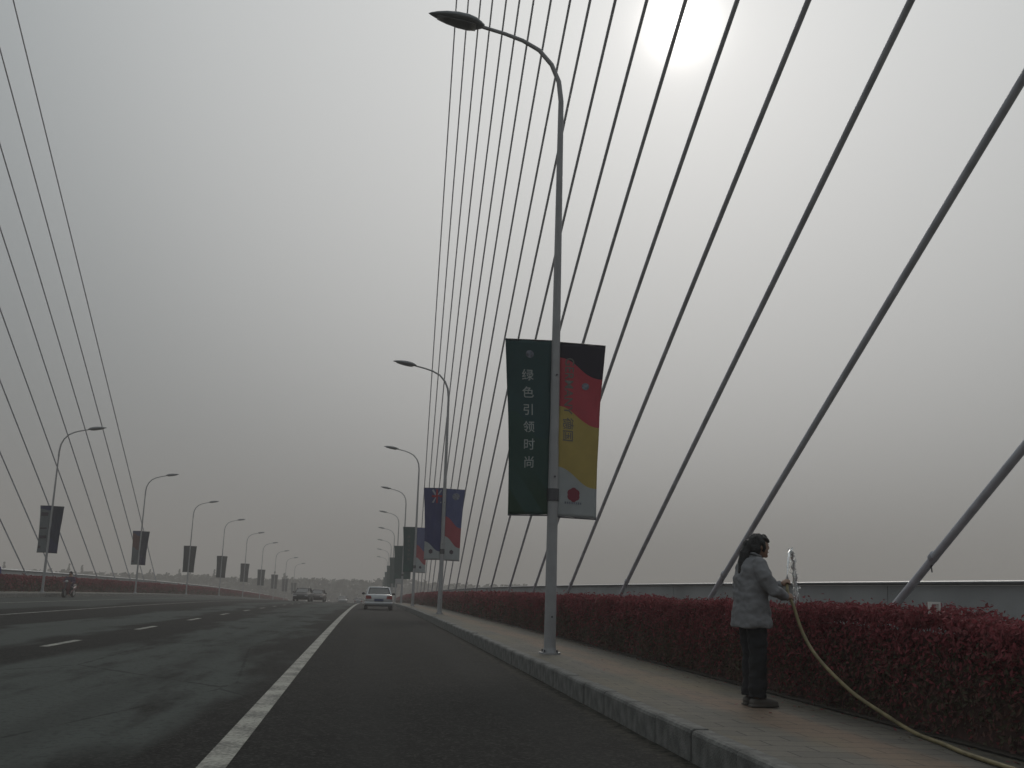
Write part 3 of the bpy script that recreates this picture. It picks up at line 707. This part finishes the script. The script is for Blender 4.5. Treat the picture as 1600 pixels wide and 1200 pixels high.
# ------------------------------------------------------------------ people
M_SKIN = mat('skin', (0.28, 0.17, 0.12), 0.6, var=0.06)
M_HAIR = mat('black_hair', (0.012, 0.011, 0.011), 0.5, bump=0.6, bscale=60)
M_JACKET = mat('pale_jacket', (0.215, 0.215, 0.225), 0.85, var=0.10, vscale_=9.0, bump=0.25, bscale=25)
M_TROUS = mat('dark_trousers', (0.018, 0.018, 0.021), 0.85, var=0.15, bump=0.3, bscale=20)
M_SHOE = mat('shoe_cloth', (0.11, 0.10, 0.09), 0.8)
M_GLOVE = mat('work_glove', (0.05, 0.055, 0.07), 0.8)
M_HOSE = mat('yellow_hose', (0.22, 0.18, 0.09), 0.6, var=0.35, vscale_=9)
def grip(mb, p, axis, palm_dir, r_h, n=4, thumb=True):
    """hand closed round a rod at p: palm, four unequal curled fingers and a thumb"""
    a = Vector(axis).normalized(); pd = Vector(palm_dir); pd = (pd - a * pd.dot(a)).normalized(); q = a.cross(pd)
    mb.tube([p + pd * (r_h + .014) - a * .034, p + pd * (r_h + .016), p + pd * (r_h + .014) + a * .034], [.019, .024, .019], 10, roundcap=True)
    for k, (span, rr) in enumerate(((190, .0082), (215, .0088), (205, .0085), (165, .0074))):
        off = a * (-.032 + .0215 * k); pts = []
        for s in range(7):
            t = R(-15 + span * s / 6); pts.append(p + off + (pd * math.cos(t) + q * math.sin(t)) * (r_h + rr * .9 + .004))
        mb.tube(pts, [rr * 1.15, rr * 1.1, rr * 1.05, rr, rr * .97, rr * .93, rr * .82], 8, roundcap=True)
    if thumb:
        pts = []
        for s in range(5):
            t = R(10 - 135 * s / 4); pts.append(p + a * (.036 + .016 * math.sin(s / 4 * 2)) + (pd * math.cos(t) + q * math.sin(t)) * (r_h + .011))
        mb.tube(pts, [.012, .0115, .0105, .010, .0085], 8, roundcap=True)
def folds(amp, sc, stretch=(1, 1, .45)):
    def f(co): 
        p = Vector((co.x * stretch[0], co.y * stretch[1], co.z * stretch[2])) * sc
        return amp * (noise.noise(p) + 0.5 * noise.noise(p * 2.3))
    return f

def oval(c, rx, ry, n=24, p=2.3, tilt=0.0):
    o = []
    for j in range(n):
        t = 2 * math.pi * j / n; cx, sy = math.cos(t), math.sin(t)
        o.append(Vector((c[0] + rx * math.copysign(abs(cx) ** (2 / p), cx), c[1] + ry * math.copysign(abs(sy) ** (2 / p), sy), c[2] + tilt * cx * rx)))
    return o
def gardener():
    base = W(3.90, 9.88, 0.25)
    S = 1.0; rz = R(6)
    root = empty('person', base, 'person with ponytail in pale jacket and dark trousers, watering the hedge with a hose', 'person', None, rz); root.scale = (1.03, 1.03, 1.03)
    # right = -y side (towards the camera), facing +x
    hl, hr = Vector((.425, .06, 1.175)), Vector((.36, -.10, 1.03))
    noz_dir = Matrix.Rotation(-rz, 3, 'Z') @ Vector((.36, .80, .50)).normalized()
    hose_in = (hl - hr).normalized()
    b_ = MB()
    # head, face, neck
    hc = Vector((.085, 0, 1.535))
    b_.ell(hc, (.096, .078, .115)); b_.ell(hc + Vector((.032, 0, -.05)), (.066, .058, .07))
    b_.ell(hc + Vector((.098, 0, -.018)), (.020, .013, .022)); b_.tube([hc + Vector((.092, 0, .025)), hc + Vector((.107, 0, -.018))], [.008, .012], 8, roundcap=True)
    b_.ell(hc + Vector((.087, 0, -.062)), (.016, .024, .010)); b_.ell(hc + Vector((.076, 0, -.098)), (.022, .026, .020))
    for s in (-1, 1): b_.ell(hc + Vector((-.004, s * .079, -.012)), (.020, .012, .032)); b_.ell(hc + Vector((.079, s * .030, .012)), (.014, .019, .010))
    b_.tube([(.03, 0, 1.36), (.055, 0, 1.45), (.075, 0, 1.50)], [.058, .050, .052], 14)
    # torso, arms and legs
    b_.tube([(-.01, 0, .84), (-.01, 0, .95), (0, 0, 1.06), (.0, 0, 1.2), (.0, 0, 1.32), (.012, 0, 1.39)], [.13, .128, .112, .125, .118, .06], 16, roundcap=True)
    el, er = Vector((.20, .235, 1.10)), Vector((.11, -.25, 1.09))
    wl = hl + Vector((-.075, .03, -.012)); wr = hr + Vector((-.06, -.035, .01))
    for sh, e, w_ in ((Vector((0, .165, 1.335)), el, wl), (Vector((0, -.165, 1.335)), er, wr)):
        b_.tube([sh, sh.lerp(e, .5), e], [.052, .045, .038], 12, roundcap=True); b_.tube([e, e.lerp(w_, .35), w_], [.038, .036, .024], 12, roundcap=True)
    b_.tube([wl, hl + Vector((-.032, .012, 0))], [.024, .024], 10, roundcap=True); b_.tube([wr, hr + Vector((-.03, -.012, 0))], [.024, .024], 10, roundcap=True)
    grip(b_, hl, noz_dir, Vector((-1, .25, 0)), .017); grip(b_, hr, (hl - hr), Vector((-1, -.3, 0)), .017)
    for s, kx in ((1, .03), (-1, .01)):
        b_.tube([(-.01, s * .085, .88), (kx, s * .088, .66), (kx + .005, s * .088, .47), (kx - .015, s * .09, .28), (kx - .025, s * .09, .09)], [.088, .072, .054, .05, .036], 12, roundcap=True)
        b_.tube([(kx - .05, s * .09, .05), (kx + .06, s * .095, .04), (kx + .15, s * .10, .03)], [.036, .036, .026], 10, roundcap=True)
    remeshed(b_, 'body', M_SKIN, .0062, root, None, 2)
    # facial details
    e_ = MB()
    for s in (-1, 1): e_.ell(hc + Vector((.087, s * .030, .012)), (.006, .013, .0055)); 
    e_.build('eyes', M_TRIM, root, True)
    e_ = MB(); e_.ell(hc + Vector((.1, 0, -.063)), (.005, .022, .004)); e_.build('mouth', mat('lip', (.2, .08, .07), .5), root, True)
    # hair: cap, fringe, bun and long ponytail
    h = MB()
    h.ell(hc + Vector((-.016, 0, .022)), (.100, .087, .106)); h.ell(hc + Vector((-.045, 0, -.03)), (.075, .088, .085))
    h.tube([hc + Vector((.03, -.07, .07)), hc + Vector((.082, -.035, .055)), hc + Vector((.098, .0, .04)), hc + Vector((.085, .05, .045))], [.022, .018, .014, .014], 8, roundcap=True)
    h.tube([hc + Vector((.06, 0, .10)), hc + Vector((.10, -.01, .06)), hc + Vector((.116, -.012, .035))], [.025, .012, .004], 8, roundcap=True)
    h.tube([hc + Vector((.0, -.082, .03)), hc + Vector((.02, -.084, -.03)), hc + Vector((.012, -.08, -.07))], [.022, .018, .008], 8, roundcap=True)
    h.ell(hc + Vector((-.125, 0, -.005)), (.052, .05, .062))
    h.tube([hc + Vector((-.13, 0, -.02)), hc + Vector((-.165, -.01, -.09)), hc + Vector((-.185, -.015, -.18)), hc + Vector((-.205, -.02, -.27)), hc + Vector((-.205, -.02, -.36))], [.045, .05, .045, .034, .012], 10, roundcap=True)
    remeshed(h, 'hair', M_HAIR, .008, root, folds(.008, 34, (1, 1, .22)), 1)
    # jacket
    j = MB()
    j.loft([oval((-.012, 0, z), rx, ry, 28, 2.4) for z, rx, ry in ((.735, .178, .218), (.76, .182, .22), (.85, .172, .21), (.98, .160, .196), (1.1, .156, .192), (1.22, .142, .192), (1.31, .125, .19), (1.365, .10, .155), (1.40, .078, .10))] + [oval((.03, 0, 1.435), .066, .068, 28, 2), oval((.038, 0, 1.447), .06, .062, 28, 2)])
    j.tube([(.0, .15, 1.33), (.06, .22, 1.22), el, el.lerp(wl, .55), el.lerp(wl, .95)], [.078, .074, .064, .056, .047], 14, roundcap=True)
    j.tube([(.0, -.15, 1.33), (.03, -.225, 1.21), er, er.lerp(wr, .5), er.lerp(wr, .82)], [.080, .076, .066, .058, .05], 14, roundcap=True)
    remeshed(j, 'jacket', M_JACKET, .010, root, folds(.019, 8.0, (1, 1, 1.3)), 2)
    c_ = MB(); c_.tube([(.08, -.05, 1.425), (.105, 0, 1.395), (.08, .05, 1.425), (0, .068, 1.452), (-.035, 0, 1.458), (0, -.068, 1.452), (.08, -.05, 1.425)], .014, 8, cap=False); c_.build('collar', M_JACKET, root, True)
    t = MB()
    for s, kx in ((1, .03), (-1, .01)):
        t.tube([(-.01, s * .078, .86), (kx * .6, s * .086, .66), (kx, s * .088, .47), (kx - .012, s * .09, .26), (kx - .02, s * .09, .085)], [.108, .098, .086, .084, .084], 14, roundcap=False)
    t.ell((-.012, 0, .86), (.135, .165, .12))
    remeshed(t, 'trousers', M_TROUS, .010, root, folds(.014, 10.0, (1, 1, 1.4)), 2)
    for s, kx in ((1, .03), (-1, .01)):
        q = MB(); q.tube([(kx - .06, s * .09, .045), (kx + .0, s * .093, .052), (kx + .08, s * .097, .045), (kx + .165, s * .102, .034)], [.042, .047, .046, .030], 12, roundcap=True, squash=(1, .95))
        q.box((kx - .10, s * .093 - .042, .0), (kx + .19, s * .093 + .046, .016)); remeshed(q, 'shoe', M_SHOE, .008, root, None, 2)
    mw = Matrix.Translation(base) @ Matrix.Rotation(rz, 4, 'Z') @ Matrix.Scale(1.03, 4)
    return mw @ hl, mw @ hr, (Matrix.Rotation(rz, 3, 'Z') @ noz_dir)
HL, HR, NOZ = gardener()
def spline(pts, per=10):
    pts = [Vector(p) for p in pts]; out = []
    P = [pts[0] * 2 - pts[1]] + pts + [pts[-1] * 2 - pts[-2]]
    for i in range(1, len(P) - 2):
        for k in range(per):
            t = k / per; a, b2, c2, e2 = P[i - 1], P[i], P[i + 1], P[i + 2]
            out.append(0.5 * ((2 * b2) + (c2 - a) * t + (2 * a - 5 * b2 + 4 * c2 - e2) * t * t + (3 * b2 - a - 3 * c2 + e2) * t ** 3))
    return out + [pts[-1]]
nozzle_tip = HL + NOZ * 0.11
dirdn = (HR - HL).normalized()
hp = [HL + NOZ * .06, HL, HL.lerp(HR, .5) + Vector((-.012, 0, 0)), HR, HR + dirdn * .10 + Vector((.02, -.01, -.01))]
gz = 0.265
hp += [Vector((4.316, 9.60, .948)), Vector((4.31, 9.25, .727)), Vector((4.37, 8.75, .487)), Vector((4.43, 8.3, .35)), W(4.50, 7.95, gz + .01), W(4.42, 7.4, gz), W(4.30, 6.8, gz), W(4.22, 5.6, gz), W(4.26, 4.2, gz), W(4.42, 2.0, gz), W(4.35, -1.0, gz)]
hs = MB(); hs.tube(spline(hp, 10), .0165, 12); hose_root = empty('garden_hose', W(4.57, 7.3, .25), 'yellow garden hose running from the person with ponytail down to the pavement', 'hose')
o = hs.build('hose_pipe', M_HOSE, hose_root, True); o.location = -hose_root.location
nz_ = MB(); nz_.tube([HL + NOZ * .05, HL + NOZ * .07, HL + NOZ * .13], [.019, .019, .012], 12); o = nz_.build('nozzle', M_STEEL, hose_root); o.location = -hose_root.location
# water: a ragged arc falling on the hedge, seen nearly end-on
k = NB('water', 0.08, 0.5); k.b.inputs['Base Color'].default_value = (0.9, 0.93, 0.94, 1); k.b.inputs['Transmission Weight'].default_value = 0.75; k.b.inputs['IOR'].default_value = 1.33; k.b.inputs['Roughness'].default_value = 0.25
M_WATER = k.m
T = 0.60; end = Vector((4.90, 11.05, 1.20))
v0 = Vector(((end.x - nozzle_tip.x) / T, (end.y - nozzle_tip.y) / T, (end.z - nozzle_tip.z + 4.9 * T * T) / T))
st = MB(); dr_ = MB(); rnd = random.Random(3)
pts, rad = [], []
for i in range(34):
    t = T * i / 33; p = nozzle_tip + v0 * t + Vector((0, 0, -4.9 * t * t)); 
    p += Vector((rnd.gauss(0, .005), rnd.gauss(0, .005), 0)) * (.3 + t * 2.2)
    pts.append(p); rad.append((.008 + .017 * t / T) * rnd.uniform(.65, 1.25))
wj = empty('water_jet', pts[-1] - Vector((0, 0, .1)), 'thin white arc of water from the hose, falling onto the red hedge', 'water')
st.tube(pts, rad, 8); o = st.build('stream', M_WATER, wj, True); o.location = -wj.location
for i in range(260):
    t = T * rnd.uniform(.3, 1.02); p = nozzle_tip + v0 * t + Vector((0, 0, -4.9 * t * t)) + Vector((rnd.gauss(0, .018), rnd.gauss(0, .03), rnd.gauss(0, .02))) * (t / T * 1.4)
    r_ = rnd.uniform(.003, .009); dr_.ell(p, (r_, r_, r_ * rnd.uniform(1, 2)), 6, 4)
o = dr_.build('droplets', M_WATER, wj, True); o.location = -wj.location; o['kind'] = 'stuff'
# pale square thing sticking out of the hedge top
q = MB()
wb = W(4.80, 8.05, 1.275)
for lo, hi in (((-.048, -.02, -.05), (-.03, .02, .035)), ((.03, -.02, -.05), (.048, .02, .035)), ((-.048, -.02, .0352), (.048, .02, .052))): q.box(lo, hi)
o = q.build('bracket', mat('white_plastic', (.75, .75, .72), .5)); o.location = wb; tag(o, 'small white square bracket poking out of the red hedge top at right', 'bracket')

# rider on a scooter at the far left kerb
def figure(loc, rz, label, seat, top, legs, blue=False):
    root = empty('person', loc, label, 'person', None, rz)
    if seat: root.scale = (1.1, 1.1, 1.1)
    z0 = -.26 if seat else 0.0; b_ = MB(); hc = Vector((.03, 0, 1.56 + z0))
    b_.ell(hc, (.095, .08, .115)); b_.ell(hc + Vector((.095, 0, -.02)), (.02, .014, .022)); b_.tube([(0, 0, 1.38 + z0), (.02, 0, 1.5 + z0)], .055, 10)
    b_.tube([(-.02, 0, .88 + z0), (-.02, 0, 1.1 + z0), (0, 0, 1.36 + z0)], [.15, .135, .14], 14, roundcap=True)
    hands = []
    for s in (-1, 1):
        sh = Vector((0, s * .18, 1.33 + z0)); e = sh + (Vector((.14, s * .08, -.24)) if seat else Vector((.0, s * .06, -.28))); w_ = e + (Vector((.24, -s * .03, -.02)) if seat else Vector((.04, 0, -.25)))
        b_.tube([sh, e, w_], [.06, .05, .035], 10, roundcap=True); 
        for k_ in range(4): b_.tube([w_ + Vector((.01, s * (.02 - .014 * k_), 0)), w_ + Vector((.055, s * (.02 - .014 * k_), -.02)), w_ + Vector((.06, s * (.02 - .014 * k_), -.055))], .009, 6, roundcap=True)
        b_.tube([w_, w_ + Vector((.03, -s * .04, .0))], .012, 6, roundcap=True)
        if seat: b_.tube([(-.03, s * .09, .52), (.34, s * .15, .56), (.38, s * .15, .30), (.36, s * .15, .20)], [.10, .075, .06, .045], 12, roundcap=True); b_.tube([(.33, s * .15, .16), (.50, s * .16, .15)], [.045, .035], 8, roundcap=True)
        else: b_.tube([(0, s * .09, .88), (.02, s * .09, .48), (0, s * .09, .08)], [.10, .07, .055], 12, roundcap=True); b_.tube([(-.04, s * .09, .045), (.15, s * .1, .035)], [.042, .03], 8, roundcap=True)
    remeshed(b_, 'body', M_SKIN, .014, root, None, 2)
    j = MB(); j.tube([(-.02, 0, .80 + z0), (-.02, 0, 1.0 + z0), (-.01, 0, 1.2 + z0), (0, 0, 1.38 + z0), (.0, 0, 1.42 + z0)], [.20, .185, .185, .15, .07], 16, roundcap=True)
    for s in (-1, 1):
        sh = Vector((0, s * .18, 1.33 + z0)); e = sh + (Vector((.14, s * .08, -.24)) if seat else Vector((.0, s * .06, -.28))); w_ = e + (Vector((.20, -s * .025, -.02)) if seat else Vector((.035, 0, -.22)))
        j.tube([sh, e, w_], [.085, .075, .055], 10, roundcap=True)
    remeshed(j, 'coat', top, .018, root, folds(.015, 7), 2)
    t = MB()
    for s in (-1, 1):
        if seat: t.tube([(-.05, s * .09, .52), (.34, s * .15, .56), (.385, s * .15, .30), (.37, s * .15, .20)], [.12, .095, .08, .07], 12, roundcap=True)
        else: t.tube([(0, s * .09, .9), (.02, s * .09, .48), (0, s * .09, .1)], [.115, .09, .08], 12)
    remeshed(t, 'trousers', legs, .018, root, None, 2)
    h = MB(); h.ell(hc + Vector((-.02, 0, .03)), (.108, .098, .112)); remeshed(h, 'hair', M_HAIR, .014, root, None, 1)
M_PURPLE = mat('plum_coat', (0.07, 0.035, 0.075), 0.85, var=.2); M_BLUEC = mat('blue_coat', (0.05, 0.06, 0.20), 0.85)
rl = W(-17.95, 65.0, 0); RZ = R(-94)
figure(rl, RZ, 'distant person in a plum coat on a scooter, beside the nearest left lamp', True, M_PURPLE, M_TROUS)
sc = empty('scooter', rl, 'dark red motor scooter ridden beside the nearest left lamp', 'scooter', None, RZ)
sc.scale = (1.1, 1.1, 1.1)
M_SC = mat('scooter_red', (0.10, 0.018, 0.022), 0.35)
q = MB(); q.loft([oval((x, 0, z), 0.001, w, 12) and [Vector((x, w * math.cos(a), z + h_ * math.sin(a))) for a in [2 * math.pi * j_ / 12 for j_ in range(12)]] for x, z, w, h_ in ((-.85, .55, .05, .05), (-.7, .55, .15, .14), (-.3, .46, .17, .17), (0.0, .36, .17, .12), (.15, .22, .18, .06), (.42, .21, .17, .05), (.5, .3, .15, .12))]); q.build('body_shell', M_SC, sc, True)
q = MB(); q.loft([[Vector((x, y_, z)) for y_, x in ((-w, .54 + dx - .03), (-w * .6, .58 + dx), (w * .6, .58 + dx), (w, .54 + dx - .03), (w * .6, .54 + dx), (-w * .6, .54 + dx))] for z, w, dx in ((.22, .12, 0), (.5, .22, -.02), (.8, .2, -.08), (.95, .12, -.12))]); q.build('front_shield', M_SC, sc)
q = MB(); q.tube([(.42, -.32, 1.0), (.46, -.1, 1.02), (.46, .1, 1.02), (.42, .32, 1.0)], .018, 8); q.tube([(.70, 0, .3), (.46, 0, 1.02)], .025, 8); q.build('handlebar', M_STEEL, sc)
q = MB(); q.tube([(-.75, 0, .66), (-.4, 0, .66), (.0, 0, .60)], [.13, .15, .11], 12, roundcap=True, squash=(1, .4)); q.build('seat', M_TRIM, sc, True)
for x in (.72, -.62):
    q = MB(); q.tube([(x, -.05, .25), (x, .05, .25)], .24, 20); wv = q.build('wheel', M_TYRE, sc); q = MB(); q.tube([(x, -.056, .25), (x, .056, .25)], .15, 14); q.build('rim', M_RIM, wv)
q = MB(); q.ell((.53, 0, .88), (.05, .09, .06)); q.build('headlight', M_HEADL, sc, True)
figure(W(-21.75, 63.4, 0.25), R(-60), 'person in blue, cut by the left frame edge, behind the left hedge', False, M_BLUEC, M_TROUS)

# ------------------------------------------------------------------ far trees
M_TREE = mat('far_foliage', (0.045, 0.055, 0.035), 0.8, var=0.3, vscale_=0.4)
def clump(vs_, fs, c, s):
    n_ = Vector((random.gauss(0, 1), random.gauss(0, 1), random.gauss(0, 1))).normalized(); a = n_.orthogonal().normalized(); b2 = n_.cross(a); i = len(vs_)
    vs_ += [c - a * s, c + b2 * s * .7, c + a * s, c - b2 * s * .7]; fs.append((i, i + 1, i + 2, i + 3))
vs_, fs = [], []
for _ in range(26000):
    y = random.uniform(395, 470); x = random.uniform(-.62, .16) * y
    top = 19.4 + 1.6 * noise.noise((x * .035, 1, 0)) + 1.2 * noise.noise((x * .14, 4, 0)) + 1.0 * noise.noise((x * .4, 9, y * .1))
    clump(vs_, fs, Vector((x, y, -17 + top * random.random() ** 0.6)), random.uniform(.6, 1.5))
tag(add('far_woodland', mesh_from('far_woodland', vs_, fs, M_TREE)), 'hazy grey-green wood along the horizon beyond the bridge', 'woodland', kind='stuff')
def far_tree(x, y, H, w, label):
    root = empty('poplar_tree', (x, y, -17), label, 'tree', 'poplars on the left horizon')
    t = MB(); t.tube([(0, 0, 0), (.1, 0, H * .5), (0, 0, H * .95)], [.35, .22, .05], 8)
    for k_ in range(7):
        z = H * (.3 + .08 * k_); q_ = random.uniform(0, 6.28); t.tube([(0, 0, z), (w * .5 * math.cos(q_), w * .5 * math.sin(q_), z + H * .1)], [.09, .03], 5)
    t.build('trunk', M_BARK, root)
    a, b2 = [], []
    for _ in range(260):
        f = random.random(); z = H * (.25 + .75 * f); r_ = w * (1 - f) ** .7 * (.35 + .65 * min(1, f * 5)) * random.random() ** .5; q_ = random.uniform(0, 6.28)
        clump(a, b2, Vector((r_ * math.cos(q_), r_ * math.sin(q_), z)), random.uniform(.25, .55))
    add('crown', mesh_from('crown', a, b2, M_TREE), root)
px = [62, 150, 168, 262, 285, 303, 318, 352, 390, 418, 438, 452]
for n_, p in enumerate(px):
    y = 385 + (n_ * 7) % 30; x = (p - 571) / 1550 * y * 1.02
    far_tree(x, y, 20.0 + random.uniform(0, 2.6), random.uniform(1.6, 2.6), 'hazy poplar rising above the tree line on the left horizon, %s from the left' % (['first'] + ORD[1:])[n_])

# ------------------------------------------------------------------ hazy air
hz = MB(); hz.box((-3100, -3100, -18), (3100, 3100, 78))
mh = bpy.data.materials.new('haze'); mh.use_nodes = True; t = mh.node_tree; t.nodes.clear()
pv = t.nodes.new('ShaderNodeVolumePrincipled'); pv.inputs['Color'].default_value = (0.935, 0.880, 0.848, 1); pv.inputs['Density'].default_value = HAZE_DENSITY; pv.inputs['Anisotropy'].default_value = 0.1
mo = t.nodes.new('ShaderNodeOutputMaterial'); t.links.new(pv.outputs[0], mo.inputs['Volume'])
tag(hz.build('haze', mh), kind='stuff')
